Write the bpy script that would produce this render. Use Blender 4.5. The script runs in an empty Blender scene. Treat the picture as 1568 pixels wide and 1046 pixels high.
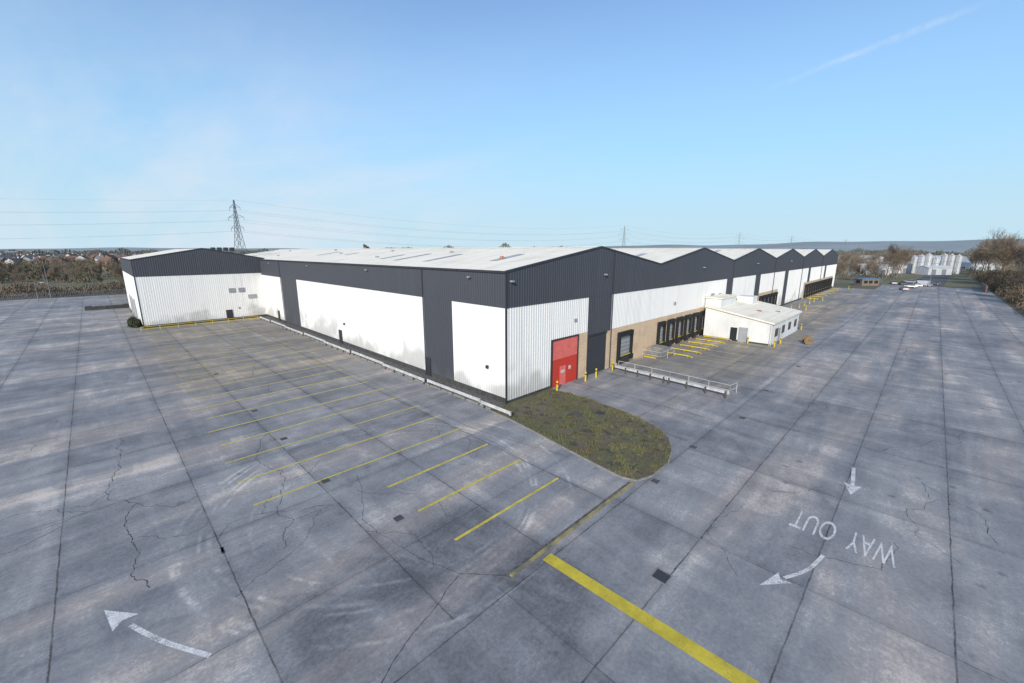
import bpy, bmesh, math, random
from mathutils import Vector, Matrix
random.seed(7)
R=random.random
U=random.uniform
scene=bpy.context.scene
COL=scene.collection
# ------------------------------------------------------------------ node helpers
class NT:
    def __init__(s,nt): s.nt=nt; s.n=nt.nodes; s.l=nt.links
    def new(s,t,**k):
        n=s.n.new(t)
        for a,b in k.items(): setattr(n,a,b)
        return n
    def set(s,sock,v):
        if isinstance(v,bpy.types.NodeSocket): s.l.new(v,sock)
        else: sock.default_value=v
    def m(s,op,a,b=0.0,c=0.0,clamp=False):
        n=s.new('ShaderNodeMath',operation=op,use_clamp=clamp)
        s.set(n.inputs[0],a); s.set(n.inputs[1],b); s.set(n.inputs[2],c)
        return n.outputs[0]
    def ss(s,v,a,b,lo=0.0,hi=1.0):
        n=s.new('ShaderNodeMapRange',interpolation_type='SMOOTHSTEP')
        s.set(n.inputs[0],v); n.inputs[1].default_value=a; n.inputs[2].default_value=b
        n.inputs[3].default_value=lo; n.inputs[4].default_value=hi
        return n.outputs[0]
    def mix(s,f,a,b,mode='MIX'):
        n=s.new('ShaderNodeMix',data_type='RGBA',blend_type=mode)
        s.set(n.inputs[0],f)
        for i,v in ((6,a),(7,b)):
            if isinstance(v,(tuple,list)): v=tuple(v)+((1,) if len(v)==3 else ())
            s.set(n.inputs[i],v)
        return n.outputs[2]
    def map(s,vec,scale=(1,1,1),rot=(0,0,0),loc=(0,0,0)):
        n=s.new('ShaderNodeMapping'); s.l.new(vec,n.inputs[0])
        n.inputs['Scale'].default_value=scale; n.inputs['Rotation'].default_value=rot; n.inputs['Location'].default_value=loc
        return n.outputs[0]
    def noise(s,vec,scale,detail=4,rough=.55,dist=0.0):
        n=s.new('ShaderNodeTexNoise'); s.l.new(vec,n.inputs['Vector'])
        n.inputs['Scale'].default_value=scale; n.inputs['Detail'].default_value=detail
        n.inputs['Roughness'].default_value=rough; n.inputs['Distortion'].default_value=dist
        return n.outputs[0]
    def sep(s,vec):
        n=s.new('ShaderNodeSeparateXYZ'); s.l.new(vec,n.inputs[0]); return n.outputs
    def comb(s,x,y,z=0.0):
        n=s.new('ShaderNodeCombineXYZ'); s.set(n.inputs[0],x); s.set(n.inputs[1],y); s.set(n.inputs[2],z); return n.outputs[0]
    def bump(s,h,strength,dist=.02):
        n=s.new('ShaderNodeBump'); s.l.new(h,n.inputs['Height']); n.inputs['Strength'].default_value=strength; n.inputs['Distance'].default_value=dist
        return n.outputs[0]
def newmat(name):
    m=bpy.data.materials.new(name); m.use_nodes=True
    t=NT(m.node_tree); b=t.n['Principled BSDF']
    pos=t.new('ShaderNodeNewGeometry').outputs['Position']
    return m,t,b,pos
def mat(name,col,rough=.7,metal=0,var=.2,scale=1.5,col2=None,bump=0,stretch=(1,1,1),alpha=None,detail=4,amax=.92,soft=.08):
    m,t,b,pos=newmat(name)
    v=t.map(pos,stretch)
    n=t.noise(v,scale,detail,.6)
    f=t.ss(n,.3,.7)
    if col2 is None: col2=tuple(c*(1-var) for c in col)
    c=t.mix(f,col2,col)
    n2=t.noise(v,scale*9,3)
    c=t.mix(t.m('MULTIPLY',t.ss(n2,.35,.7),var*.5),c,tuple(x*.5 for x in col))
    t.l.new(c,b.inputs['Base Color'])
    b.inputs['Roughness'].default_value=rough; b.inputs['Metallic'].default_value=metal
    if bump: t.l.new(t.bump(n2,bump),b.inputs['Normal'])
    if alpha is not None:
        a1=t.noise(pos,1.3,6,.75); a2=t.noise(pos,14.0,4,.7)
        a=t.m('ADD',t.m('MULTIPLY',a1,.5),t.m('MULTIPLY',a2,.5))
        a=t.ss(a,alpha-soft,alpha+soft,0,amax)
        t.l.new(a,b.inputs['Alpha'])
    return m
# ------------------------------------------------------------------ mesh helper
class MB:
    def __init__(s): s.v=[]; s.f=[]; s.mi=[]
    def face(s,pts,m=0):
        i=len(s.v); s.v.extend([tuple(p) for p in pts]); s.f.append(tuple(range(i,i+len(pts)))); s.mi.append(m)
    def box(s,x0,x1,y0,y1,z0,z1,m=0,T=None):
        p=[(x0,y0,z0),(x1,y0,z0),(x1,y1,z0),(x0,y1,z0),(x0,y0,z1),(x1,y0,z1),(x1,y1,z1),(x0,y1,z1)]
        s.hexa(p,m,T)
    def hexa(s,p,m=0,T=None):
        if T is not None: p=[tuple(T@Vector(q)) for q in p]
        i=len(s.v); s.v.extend(p)
        for f in ((3,2,1,0),(4,5,6,7),(0,1,5,4),(1,2,6,5),(2,3,7,6),(3,0,4,7)):
            s.f.append(tuple(i+k for k in f)); s.mi.append(m)
    def frus(s,b,tp,z0,z1,m=0,T=None):
        p=[(b[0],b[2],z0),(b[1],b[2],z0),(b[1],b[3],z0),(b[0],b[3],z0),(tp[0],tp[2],z1),(tp[1],tp[2],z1),(tp[1],tp[3],z1),(tp[0],tp[3],z1)]
        s.hexa(p,m,T)
    def cyl(s,a,b,r0,r1=None,n=8,m=0,caps=True,T=None):
        if r1 is None: r1=r0
        a=Vector(a); b=Vector(b); d=(b-a)
        if d.length<1e-6: return
        d.normalize(); u=d.orthogonal().normalized(); w=d.cross(u)
        i=len(s.v)
        for P,r in ((a,r0),(b,r1)):
            for k in range(n):
                t=2*math.pi*k/n; q=P+u*(r*math.cos(t))+w*(r*math.sin(t))
                if T is not None: q=T@q
                s.v.append(tuple(q))
        for k in range(n):
            s.f.append((i+k,i+(k+1)%n,i+n+(k+1)%n,i+n+k)); s.mi.append(m)
        if caps:
            s.f.append(tuple(i+n-1-k for k in range(n))); s.mi.append(m)
            s.f.append(tuple(i+n+k for k in range(n))); s.mi.append(m)
    def done(s,name,mats,parent=None,smooth=False,loc=None):
        me=bpy.data.meshes.new(name); me.from_pydata(s.v,[],s.f)
        for mm in mats: me.materials.append(mm)
        me.polygons.foreach_set('material_index',s.mi)
        if smooth: me.polygons.foreach_set('use_smooth',[True]*len(s.f))
        me.update()
        o=bpy.data.objects.new(name,me); COL.objects.link(o)
        if parent: o.parent=parent
        if loc: o.location=loc
        return o
def empty(name):
    o=bpy.data.objects.new(name,None); COL.objects.link(o); return o
def inst(name,me,loc,rz=0,sc=1):
    o=bpy.data.objects.new(name,me); COL.objects.link(o); o.location=loc; o.rotation_euler=(0,0,rz)
    o.scale=(sc,sc,sc) if not isinstance(sc,tuple) else sc
    return o
def FR(F,Rr): return ((F+Rr)/math.sqrt(2),(F-Rr)/math.sqrt(2))
# ------------------------------------------------------------------ materials
def yard_material():
    m,t,b,pos=newmat('concrete_yard')
    x,y,z=t.sep(pos)
    wob=t.noise(pos,1.2,2); wob2=t.noise(pos,9,1)
    w=t.m('ADD',t.m('MULTIPLY',t.m('SUBTRACT',wob,.5),.08),t.m('MULTIPLY',t.m('SUBTRACT',wob2,.5),.05))
    xw=t.m('ADD',x,w); yw=t.m('ADD',y,w)
    road=t.m('LESS_THAN',y,11.1)
    def pp(v,off,pitch): 
        return t.m('PINGPONG',t.m('SUBTRACT',v,off),pitch/2)
    def cell(v,off,pitch): return t.m('FLOOR',t.m('DIVIDE',t.m('SUBTRACT',v,off),pitch))
    dA=pp(xw,2.4,5.5); dA2=pp(yw,1.2,7.4)
    dB=pp(yw,1.75,4.4); dB2=pp(xw,1.0,9.2)
    cA=t.comb(cell(x,2.4,5.5),cell(y,1.2,7.4),1.0); cB=t.comb(cell(y,1.75,4.4),cell(x,1.0,9.2),7.0)
    def sw(a,bb):
        return t.m('ADD',t.m('MULTIPLY',a,t.m('SUBTRACT',1.0,road)),t.m('MULTIPLY',bb,road))
    j1=t.ss(sw(dA,dB),.008,.048,1,0); j2=t.ss(sw(dA2,dB2),.004,.034,.8,0)
    joint=t.m('MAXIMUM',j1,j2)
    near=t.ss(t.m('MINIMUM',sw(dA,dB),sw(dA2,dB2)),0.0,.45,1,0)
    wn1=t.new('ShaderNodeTexWhiteNoise',noise_dimensions='3D'); t.l.new(cA,wn1.inputs['Vector'])
    wn2=t.new('ShaderNodeTexWhiteNoise',noise_dimensions='3D'); t.l.new(cB,wn2.inputs['Vector'])
    slab=sw(wn1.outputs['Value'],wn2.outputs['Value'])
    big=t.noise(pos,.05,4,.6); mid=t.noise(pos,.4,6,.68); fine=t.noise(pos,6,5,.72)
    st=t.noise(t.map(pos,(.04,.22,1),(0,0,-math.radians(48))),1.0,6,.6,.5)  # streaks of sun between long tree shadows, painted into the concrete tone
    st2=t.noise(t.map(pos,(.05,.6,1),(0,0,-math.radians(8))),1.0,6,.65,.4)
    st3=t.noise(t.map(pos,(.45,.06,1),(0,0,math.radians(14))),1.0,6,.65,.4)
    f=t.m('MULTIPLY',t.ss(big,.3,.7),.14)
    for v,k in ((t.ss(mid,.27,.73),.23),(t.ss(fine,.27,.73),.22),(slab,.17)): f=t.m('ADD',f,t.m('MULTIPLY',v,k))
    f=t.m('ADD',f,t.m('MULTIPLY',t.ss(st,.43,.64),.26))
    f=t.m('ADD',f,t.m('MULTIPLY',t.ss(st2,.47,.68),.12))
    f=t.m('ADD',f,t.m('MULTIPLY',t.ss(st3,.47,.66),.15))
    dd=t.m('SQRT',t.m('ADD',t.m('POWER',t.m('SUBTRACT',x,8.5),2.0),t.m('POWER',t.m('SUBTRACT',y,12.5),2.0)))
    dd=t.m('ADD',dd,t.m('MULTIPLY',mid,2.0))
    f=t.m('SUBTRACT',f,t.ss(dd,6.3,7.6,.18,0))
    arcs=None; darc=None
    for (cx,cy,r,wd,dk) in ((10.5,21.5,8.6,.12,0),(10.5,21.5,9.0,.08,0),(10.2,21.8,9.7,.14,0),(11.2,21.0,7.7,.10,0),(11.2,21.0,10.5,.1,0),
                         (24,18,12.5,.2,1),(24,18,14.6,.2,1),(-6,4,16,.18,1),(-6,4,18.1,.18,1),(34,-9,13,.2,1),(34,-9,15.2,.2,1)):
        d=t.m('SQRT',t.m('ADD',t.m('POWER',t.m('SUBTRACT',x,float(cx)),2.0),t.m('POWER',t.m('SUBTRACT',y,float(cy)),2.0)))
        d=t.m('ABSOLUTE',t.m('SUBTRACT',t.m('ADD',d,t.m('MULTIPLY',w,1.5)),float(r)))
        a=t.ss(d,wd*.2,wd*1.6,1,0)
        if dk: darc=a if darc is None else t.m('MAXIMUM',darc,a)
        else: arcs=a if arcs is None else t.m('MAXIMUM',arcs,a)
    brk=t.ss(t.noise(pos,.5,4,.7),.42,.62)
    f=t.m('ADD',f,t.m('MULTIPLY',t.m('MULTIPLY',arcs,brk),.26))
    f=t.m('SUBTRACT',f,t.m('MULTIPLY',t.m('MULTIPLY',darc,brk),.12))
    for sc,rot in ((.9,.3),(1.9,1.2)):
        q=t.noise(t.map(pos,(1,2.6,1),(0,0,rot)),sc,3,.55,2.2)
        s=t.ss(t.m('ABSOLUTE',t.m('SUBTRACT',q,.5)),.002,.012,1,0)
        msk=t.ss(mid,.48,.58)
        f=t.m('ADD',f,t.m('MULTIPLY',t.m('MULTIPLY',s,msk),.22))
    f=t.m('SUBTRACT',f,t.m('MULTIPLY',near,.09),clamp=True)
    r=t.new('ShaderNodeValToRGB'); t.l.new(f,r.inputs[0]); e=r.color_ramp.elements
    e[0].position=.05; e[0].color=(.105,.107,.114,1); e[1].position=1.0; e[1].color=(.56,.535,.50,1)
    k=e.new(.36); k.color=(.198,.203,.216,1); k=e.new(.68); k.color=(.30,.30,.303,1)
    c=r.outputs[0]
    warm=t.ss(st,.47,.64)  # warm sunlit tint painted along the same streaks
    c=t.mix(t.m('MULTIPLY',warm,.8),c,t.mix(1.0,c,(1.07,.97,.89),'MULTIPLY'))
    mk1=t.m('MULTIPLY',t.m('MULTIPLY',t.ss(x,38,50),t.ss(y,10.5,14)),t.ss(x,110,190,1,.3))
    mk2=t.m('MULTIPLY',t.m('MULTIPLY',t.ss(x,0,7),t.ss(y,34,60)),t.ss(x,23,26,1,0))
    br=t.m('MULTIPLY',t.m('MAXIMUM',mk1,mk2),t.ss(big,.35,.6,.45,1))
    c=t.mix(t.m('MULTIPLY',br,t.ss(mid,.3,.65,.5,1)),c,t.mix(1.0,c,(.95,.84,.67),'MULTIPLY'))
    vo=t.new('ShaderNodeTexVoronoi'); t.l.new(pos,vo.inputs['Vector']); vo.inputs['Scale'].default_value=.55
    sp=t.ss(t.m('ADD',vo.outputs['Distance'],t.m('MULTIPLY',fine,.12)),.10,.22,.55,0)
    spm=t.m('MULTIPLY',sp,t.ss(big,.48,.6))
    c=t.mix(spm,c,(.06,.06,.065))
    jm=t.mix(t.ss(mid,.4,.6),(.04,.04,.045),(.08,.08,.065))
    c=t.mix(t.m('MULTIPLY',joint,t.ss(brk,0,1,.55,.97)),c,jm)
    t.l.new(c,b.inputs['Base Color'])
    b.inputs['Roughness'].default_value=.82
    b.inputs['Specular IOR Level'].default_value=.3
    t.l.new(t.bump(wob2,.25,.02),b.inputs['Normal'])
    return m
def ground_material():
    m,t,b,pos=newmat('fields')
    v=t.new('ShaderNodeTexVoronoi'); t.l.new(pos,v.inputs['Vector']); v.inputs['Scale'].default_value=.009
    n=t.noise(pos,.03,5,.65); n2=t.noise(pos,.6,4,.7)
    g=t.mix(t.ss(n,.35,.65),(.15,.125,.08),(.11,.14,.055))
    s=t.sep(v.outputs['Color'])
    g=t.mix(t.m('MULTIPLY',s[0],.5),g,(.19,.155,.10))
    g=t.mix(t.m('MULTIPLY',t.ss(n2,.4,.7),.4),g,(.06,.05,.035))
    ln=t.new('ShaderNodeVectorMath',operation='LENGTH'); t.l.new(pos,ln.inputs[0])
    g=t.mix(t.ss(ln.outputs['Value'],300,4500,0,.75),g,(.24,.255,.25))  # aerial haze baked into the field colour by distance
    t.l.new(g,b.inputs['Base Color']); b.inputs['Roughness'].default_value=.95
    return m
def clad_mat(name,col,rough,grime_shade,gcol=(.30,.295,.28),spec=.5):
    m,t,b,pos=newmat(name)
    x,y,z=t.sep(pos)
    a=t.noise(t.map(pos,(1.3,1.3,.05)),1.0,5,.65)
    bl=t.noise(pos,.30,2,.5)
    fn=t.noise(pos,6,3,.6)
    base=t.ss(t.m('SUBTRACT',z,t.m('MULTIPLY',t.m('SUBTRACT',bl,.46),20.0)),-1.5,2.5,1,0)  # soft base blotches: grime plus tree shadow painted into the cladding colour
    base=t.m('MULTIPLY',base,t.ss(z,2.0,5.0,1,0))
    low=t.ss(t.m('ADD',z,t.m('MULTIPLY',fn,1.5)),.7,2.4,1,0)
    c=t.mix(t.m('MULTIPLY',t.ss(a,.48,.75),.24*grime_shade),col,gcol)
    c=t.mix(t.m('MULTIPLY',base,.52*grime_shade),c,gcol)
    c=t.mix(t.m('MULTIPLY',low,.25*grime_shade),c,gcol)
    s=t.m('ADD',x,y)
    sheet=t.new('ShaderNodeTexWhiteNoise',noise_dimensions='1D'); t.l.new(t.m('FLOOR',t.m('DIVIDE',s,1.05)),sheet.inputs['W'])
    c=t.mix(t.m('MULTIPLY',sheet.outputs['Value'],.08),c,tuple(k*.6 for k in col))
    t.l.new(c,b.inputs['Base Color']); b.inputs['Roughness'].default_value=rough; b.inputs['Specular IOR Level'].default_value=spec
    return m
def roof_mat():
    m,t,b,pos=newmat('roof_sheet')
    x,y,z=t.sep(pos)
    rib=t.ss(t.m('PINGPONG',y,.5),.0,.08,1,0)
    n=t.noise(t.map(pos,(.12,1.1,1)),1,5,.65); n2=t.noise(pos,.25,4,.6)
    c=t.mix(t.ss(n,.42,.78,0,.55),(.86,.80,.67),(.56,.50,.38))
    c=t.mix(t.ss(n2,.5,.75,0,.4),c,(.60,.54,.43))
    c=t.mix(t.m('MULTIPLY',rib,.2),c,(.4,.38,.34))
    lap=t.ss(t.m('PINGPONG',x,3.6),.0,.07,1,0)
    c=t.mix(t.m('MULTIPLY',lap,.3),c,(.3,.28,.25))
    t.l.new(c,b.inputs['Base Color']); b.inputs['Roughness'].default_value=.7
    t.l.new(t.bump(rib,.4,.05),b.inputs['Normal'])
    return m
def grass_mat():
    m,t,b,pos=newmat('rough_grass')
    n=t.noise(pos,.55,6,.7); n2=t.noise(pos,5,4,.7); n3=t.noise(pos,.28,4,.6)
    c=t.mix(t.ss(n,.38,.62),(.12,.10,.06),(.12,.135,.055))
    c=t.mix(t.ss(n2,.35,.7,0,.6),c,(.055,.052,.03))
    c=t.mix(t.ss(n3,.50,.58,0,.85),c,(.13,.105,.08))
    c=t.mix(t.ss(t.noise(pos,1.1,4),.54,.62,0,.8),c,(.05,.043,.033))
    t.l.new(c,b.inputs['Base Color']); b.inputs['Roughness'].default_value=.95
    t.l.new(t.bump(n2,.8,.05),b.inputs['Normal'])
    return m
def brick_mat(name,c1,c2,sc=1.0):
    m,t,b,pos=newmat(name)
    x,y,z=t.sep(pos)
    br=t.new('ShaderNodeTexBrick'); t.l.new(t.comb(t.m('ADD',x,y),z),br.inputs['Vector'])
    br.inputs['Scale'].default_value=1.0; br.inputs['Brick Width'].default_value=.45*sc; br.inputs['Row Height'].default_value=.15*sc; br.inputs['Mortar Size'].default_value=.012
    br.inputs['Color1'].default_value=(*c1,1); br.inputs['Color2'].default_value=(*c2,1); br.inputs['Mortar'].default_value=(.42,.38,.32,1)
    n=t.noise(pos,.8,4)
    c=t.mix(t.ss(n,.45,.75,0,.3),br.outputs[0],(.24,.18,.13))
    t.l.new(c,b.inputs['Base Color']); b.inputs['Roughness'].default_value=.9
    return m
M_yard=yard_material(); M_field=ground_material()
M_white=clad_mat('white_cladding',(.78,.77,.74),.5,1.0)
M_dark=clad_mat('charcoal_cladding',(.057,.061,.074),.5,.5,(.13,.13,.14),.4)
M_roof=roof_mat()
M_tan=brick_mat('tan_brick',(.70,.50,.31),(.62,.44,.27))
M_plinth=mat('plinth_dark',(.07,.07,.07),.9,var=.4)
M_trim=mat('dark_trim',(.035,.037,.045),.5,var=.2)
M_red=mat('red_shutter',(.60,.05,.03),.45,var=.15,stretch=(1,1,6))
M_pink=mat('faded_red_panel',(.75,.17,.14),.5,var=.15)
M_roller=mat('dark_roller',(.045,.05,.06),.5,var=.2,stretch=(.3,.3,12),scale=2)
M_rub=mat('black_rubber',(.014,.014,.015),.85,var=.3)
M_doorg=mat('dock_door_grey',(.34,.35,.37),.5,var=.2)
M_yel=mat('yellow_paint',(.68,.52,.03),.55,var=.25,scale=3)
M_ylin=mat('yellow_line_worn',(.68,.56,.08),.75,var=.25,scale=2,alpha=.40,soft=.11,amax=.92)
M_ylin2=mat('yellow_line_faded',(.72,.62,.11),.75,var=.25,scale=2,alpha=.40,soft=.13,amax=.9)
M_yth=mat('yellow_line_thick',(.66,.53,.05),.7,var=.3,scale=1.2,alpha=.37,soft=.1)
M_wln=mat('white_marking_worn',(.76,.76,.75),.8,var=.15,scale=3,alpha=.45,soft=.10,amax=.9)
M_galv=mat('galvanised_steel',(.62,.62,.61),.55,.15,var=.35,scale=2)
M_rust=mat('weathered_post',(.10,.085,.07),.85,var=.4)
M_kerb=mat('kerb_concrete',(.27,.26,.24),.9,var=.35,scale=2)
M_kerby=mat('kerb_worn_yellow',(.38,.31,.10),.85,col2=(.12,.118,.11),scale=.9)
M_grass=grass_mat()
M_blade=mat('grass_blades',(.13,.145,.06),.9,col2=(.16,.13,.075),scale=.6)
M_gravel=mat('gravel',(.15,.145,.14),.95,col2=(.06,.06,.055),scale=3,bump=.8)
M_iron=mat('cast_iron',(.05,.052,.065),.7,var=.3,scale=6)
M_drain=mat('drain_iron',(.085,.085,.09),.8,var=.3,scale=6)
M_crack=mat('crack_dark',(.045,.045,.05),.95)
M_hedge=mat('scrub_twigs',(.20,.15,.105),.95,col2=(.085,.07,.045),var=.4,scale=.22)
M_hedge2=mat('scrub_far',(.19,.15,.10),.95,col2=(.08,.085,.05),var=.3,scale=.05)
M_tline=mat('tree_belt',(.16,.15,.125),.95,col2=(.09,.10,.08),scale=.02)
M_bark=mat('bark',(.24,.19,.14),.9,var=.3,scale=2)
M_steel=mat('lattice_steel',(.22,.24,.26),.6,.3)
M_wire=mat('wire',(.16,.18,.21),.6)
M_hill=mat('hills',(.27,.31,.335),.95,col2=(.21,.245,.25),scale=.002)  # bluish grey puts the distance haze into the hill colour
M_glass=mat('dark_glass',(.03,.035,.04),.12)
M_silo=mat('silo_white',(.60,.61,.62),.4,.1,var=.2,stretch=(1,1,.1))
M_blue=mat('blue_cladding',(.10,.22,.38),.5)
M_bay=mat('grey_bay_door',(.22,.24,.26),.6,var=.3)
M_lightclad=mat('pale_cladding',(.52,.54,.56),.5,var=.15,scale=.3)
M_orange=mat('rust_orange',(.42,.22,.12),.8,var=.3)
M_wood=mat('timber',(.25,.17,.09),.9,var=.4)
M_hbrick=mat('house_brick',(.30,.17,.12),.9); M_hwhite=mat('house_render',(.6,.58,.54),.8)
M_tile=mat('roof_tile',(.17,.105,.085),.9); M_slate=mat('slate',(.15,.155,.17),.8)
# ------------------------------------------------------------------ camera
H=14.0
cd=bpy.data.cameras.new('camera'); cam=bpy.data.objects.new('camera',cd); COL.objects.link(cam); scene.camera=cam
cam.location=(0,0,H); cam.rotation_euler=(math.radians(90-12.35),0,math.radians(-45))
cd.sensor_width=36; cd.lens=36*635/1568; cd.clip_end=30000; cd.clip_start=.1
# ------------------------------------------------------------------ ground, yard
g=MB(); S=9000
g.face([(-S,-S,-.03),(S,-S,-.03),(S,S,-.03),(-S,S,-.03)]); g.done('ground',[M_field])
g=MB(); g.face([(-90,-60,0),(60,-60,0),(90,-15.5,0),(236,-15.5,0),(236,187,0),(-90,187,0)]); g.done('concrete_yard',[M_yard])
g=MB(); g.face([(236,-4,-.01),(420,-10,-.01),(420,-2,-.01),(236,8,-.01)]); g.done('access_road',[mat('asphalt',(.09,.092,.1),.9)])
def hills():
    mb=MB(); n=220; rows=[]
    for i in range(n+1):
        a=math.radians(-100+200*i/n)
        k=.5+.5*math.tanh(math.degrees(a)/9-1.2)
        w=math.sin(a*9+1)*.5+math.sin(a*23)*.25+math.sin(a*51+2)*.12
        h=26+ k*(50+20*w)+(1-k)*(4+12*w)
        r=4200
        rows.append([(FR(r*q*math.cos(a),r*q*math.sin(a)),z) for q,z in ((.62,-2),(.8,h*.5),(1.0,h),(1.3,h*.9))])
    for i in range(n):
        for j in range(3):
            q=[rows[i][j],rows[i+1][j],rows[i+1][j+1],rows[i][j+1]]
            mb.face([(p[0][0],p[0][1],p[1]) for p in q])
    mb.done('hills',[M_hill],smooth=True)
hills()
# ------------------------------------------------------------------ markings
z1=.006
def strip(mb,x0,x1,y0,y1,z=z1,m=0): mb.face([(x0,y0,z),(x1,y0,z),(x1,y1,z),(x0,y1,z)],m)
mk=MB(); lw=.065
for yy in (14.7,18.0,21.35): strip(mk,10.7,18.8,yy-lw*1.3,yy+lw*1.3)
for yy in (25.0,28.36,31.72): strip(mk,4.4,19.6,yy-lw*1.1,yy+lw*1.1)
yy=35.08
while yy<97:
    strip(mk,4.4+U(0,1),19.6,yy-lw*1.3,yy+lw*1.3,m=1); yy+=3.36
mk.done('parking_bay_lines',[M_ylin,M_ylin2])
mk=MB(); mk.face([(12.75,10.75,z1),(13.35,10.75,z1),(13.75,-3,z1),(13.1,-3,z1)]); mk.done('yellow_stop_line',[M_yth])
def text(s,y0,y1,x0,x1):
    c=bpy.data.curves.new('text_'+s,'FONT'); c.body=s; o=bpy.data.objects.new('text_'+s,c); COL.objects.link(o)
    bpy.context.view_layer.update(); d=o.dimensions.copy(); bb=o.bound_box[0]
    sx=(y1-y0)/d.x; sy=(x1-x0)/d.y
    o.scale=(sx,sy,1); o.rotation_euler=(0,0,math.radians(90)); o.location=(x1+bb[1]*sy,y0-bb[0]*sx,z1)
    c.materials.append(M_wln); return o
par=empty('way_out_road_marking')
for o in (text('WAY',-.85,.95,23.6,25.5),text('OUT',1.45,3.3,23.7,25.6)): o.parent=par
def arrow(pts,hw=.45,hl=1.3,w=.09):
    mb=MB(); P=[Vector((p[0],p[1],z1)) for p in pts]
    Q=[]
    for i in range(len(P)-1):
        for k in range(6): Q.append(P[i].lerp(P[i+1],k/6))
    Q.append(P[-1])
    for _ in range(4):
        Q=[Q[0]]+[(Q[i-1]+Q[i]*2+Q[i+1])/4 for i in range(1,len(Q)-1)]+[Q[-1]]
    tip=Q[-1]; d=(Q[-1]-Q[-4]).normalized(); n=Vector((-d.y,d.x,0)); bse=tip-d*hl
    mb.face([tip,bse+n*hw,bse+d*.25,bse-n*hw])
    Q=[q for q in Q if (q-tip).length>hl*.85]
    for i in range(len(Q)-1):
        dd=(Q[i+1]-Q[i]).normalized(); nn=Vector((-dd.y,dd.x,0))*w
        mb.face([Q[i]-nn,Q[i+1]-nn,Q[i+1]+nn,Q[i]+nn])
    mb.done('arrow_road_marking',[M_wln])
arrow([(33.6,1.7),(31.5,1.5),(29.5,1.4)],.42,1.5,.10)
arrow([(22.3,1.6),(20.6,1.9),(18.2,3.2)],.32,1.4,.08)
arrow([(.9,16.0),(-.3,18.0),(-1.7,21.3)],.42,1.5,.09)
# cracks
ck=MB()
def crack(pts,w=.03,jit=.35,z=.004):
    P=[Vector((p[0],p[1],z)) for p in pts]
    for it in range(5):
        Q=[P[0]]
        for i in range(len(P)-1):
            L=(P[i+1]-P[i]).length
            mid=(P[i]+P[i+1])/2+Vector((U(-1,1),U(-1,1),0))*L*jit*.45
            Q+= [mid,P[i+1]]
        P=Q
    for i in range(len(P)-1):
        d=P[i+1]-P[i]
        if d.length<1e-4: continue
        d.normalize(); n=Vector((-d.y,d.x,0)); a=w*U(.3,1); 
        ck.face([P[i]-n*a,P[i+1]-n*a,P[i+1]+n*a,P[i]+n*a])
crack([(-.4,42),(-.6,36),(-.2,30),(-.5,25),(-.3,21.5)],.022)
crack([(-.2,30),(1.2,28),(2.4,28.4)],.018); crack([(-.5,33),(-2,31.5),(-3,32)],.016); crack([(-.4,26),(1.4,24.5),(2.4,25)],.016)
crack([(9,27.5),(6.5,26.5),(5.2,23.5),(5.6,22),(4.5,20)],.02); crack([(5.2,23.5),(3,24),(2.4,23)],.016)
crack([(7.8,35),(6,31),(6.5,26.5)],.018); crack([(8,18.5),(9.5,16.5),(9,14)],.015)
crack([(-8.6,30),(-5,29),(-3.1,30)],.018); crack([(13.5,60),(10,52),(11,45)],.025); crack([(8,75),(5,64),(7,55)],.025)
crack([(26,-3),(30,-1),(33,-3)],.014); crack([(18,4),(20,6),(24,5.5)],.012); crack([(38,8),(45,5),(52,7)],.02); crack([(60,2),(70,-1),(84,1)],.025)
crack([(50,17),(46,14),(40,12)],.02); crack([(14,21),(16.5,19),(17.5,15)],.012)
crack([(11,11),(9.5,12.8),(6.2,11.6),(2.4,10)],.022,.12); crack([(9.5,12.8),(8.6,16),(8.2,19.5),(10,24)],.015,.12); crack([(19.8,97),(19.8,60),(19.75,30),(19.8,24),(21.5,16)],.02,.01)
for i in range(36):
    x,y=U(-20,20),U(16,110)
    crack([(x,y),(x+U(-3,3),y+U(-3,3)),(x+U(-4,4),y+U(-5,5))],.014)
for i in range(16):
    x,y=U(25,120),U(-12,10)
    crack([(x,y),(x+U(-3,3),y+U(-3,3)),(x+U(-6,6),y+U(-4,4))],.016)
for i in range(30):
    k=random.choice((2.4,-3.1,7.9,13.4)); x=k+U(-.05,.05); y=U(18,90); r_=U(.02,.06); n_=9
    if i<4: x,y,r_=2.4,21.8+i*.12,.09
    ck.face([(x+r_*U(.5,1)*math.cos(6.283*j/n_),y+r_*U(.6,2.4)*math.sin(6.283*j/n_),.005) for j in range(n_)])
for i in range(30):
    y=random.choice((1.75,6.15,-2.65))+U(-.05,.05); x=U(14,110); r_=U(.02,.06); n_=9
    ck.face([(x+r_*U(.6,2.4)*math.cos(6.283*j/n_),y+r_*U(.5,1)*math.sin(6.283*j/n_),.005) for j in range(n_)])
ck.done('pavement_cracks',[M_crack])
def gully(x,y,s=.45,nm='drain_grate'):
    mb=MB(); mb.box(-s/2,s/2,-s/2,s/2,0,.012,1)
    mb.box(-s/2-.05,-s/2,-s/2-.05,s/2+.05,0,.02,0); mb.box(s/2,s/2+.05,-s/2-.05,s/2+.05,0,.02,0)
    mb.box(-s/2,s/2,-s/2-.05,-s/2,0,.02,0); mb.box(-s/2,s/2,s/2,s/2+.05,0,.02,0)
    for k in range(6):
        xx=-s/2+(k+.5)*s/6; mb.box(xx-.02,xx+.02,-s/2,s/2,.012,.022,0)
    mb.done(nm,[M_drain,M_rub],loc=(x,y,.002))
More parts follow.
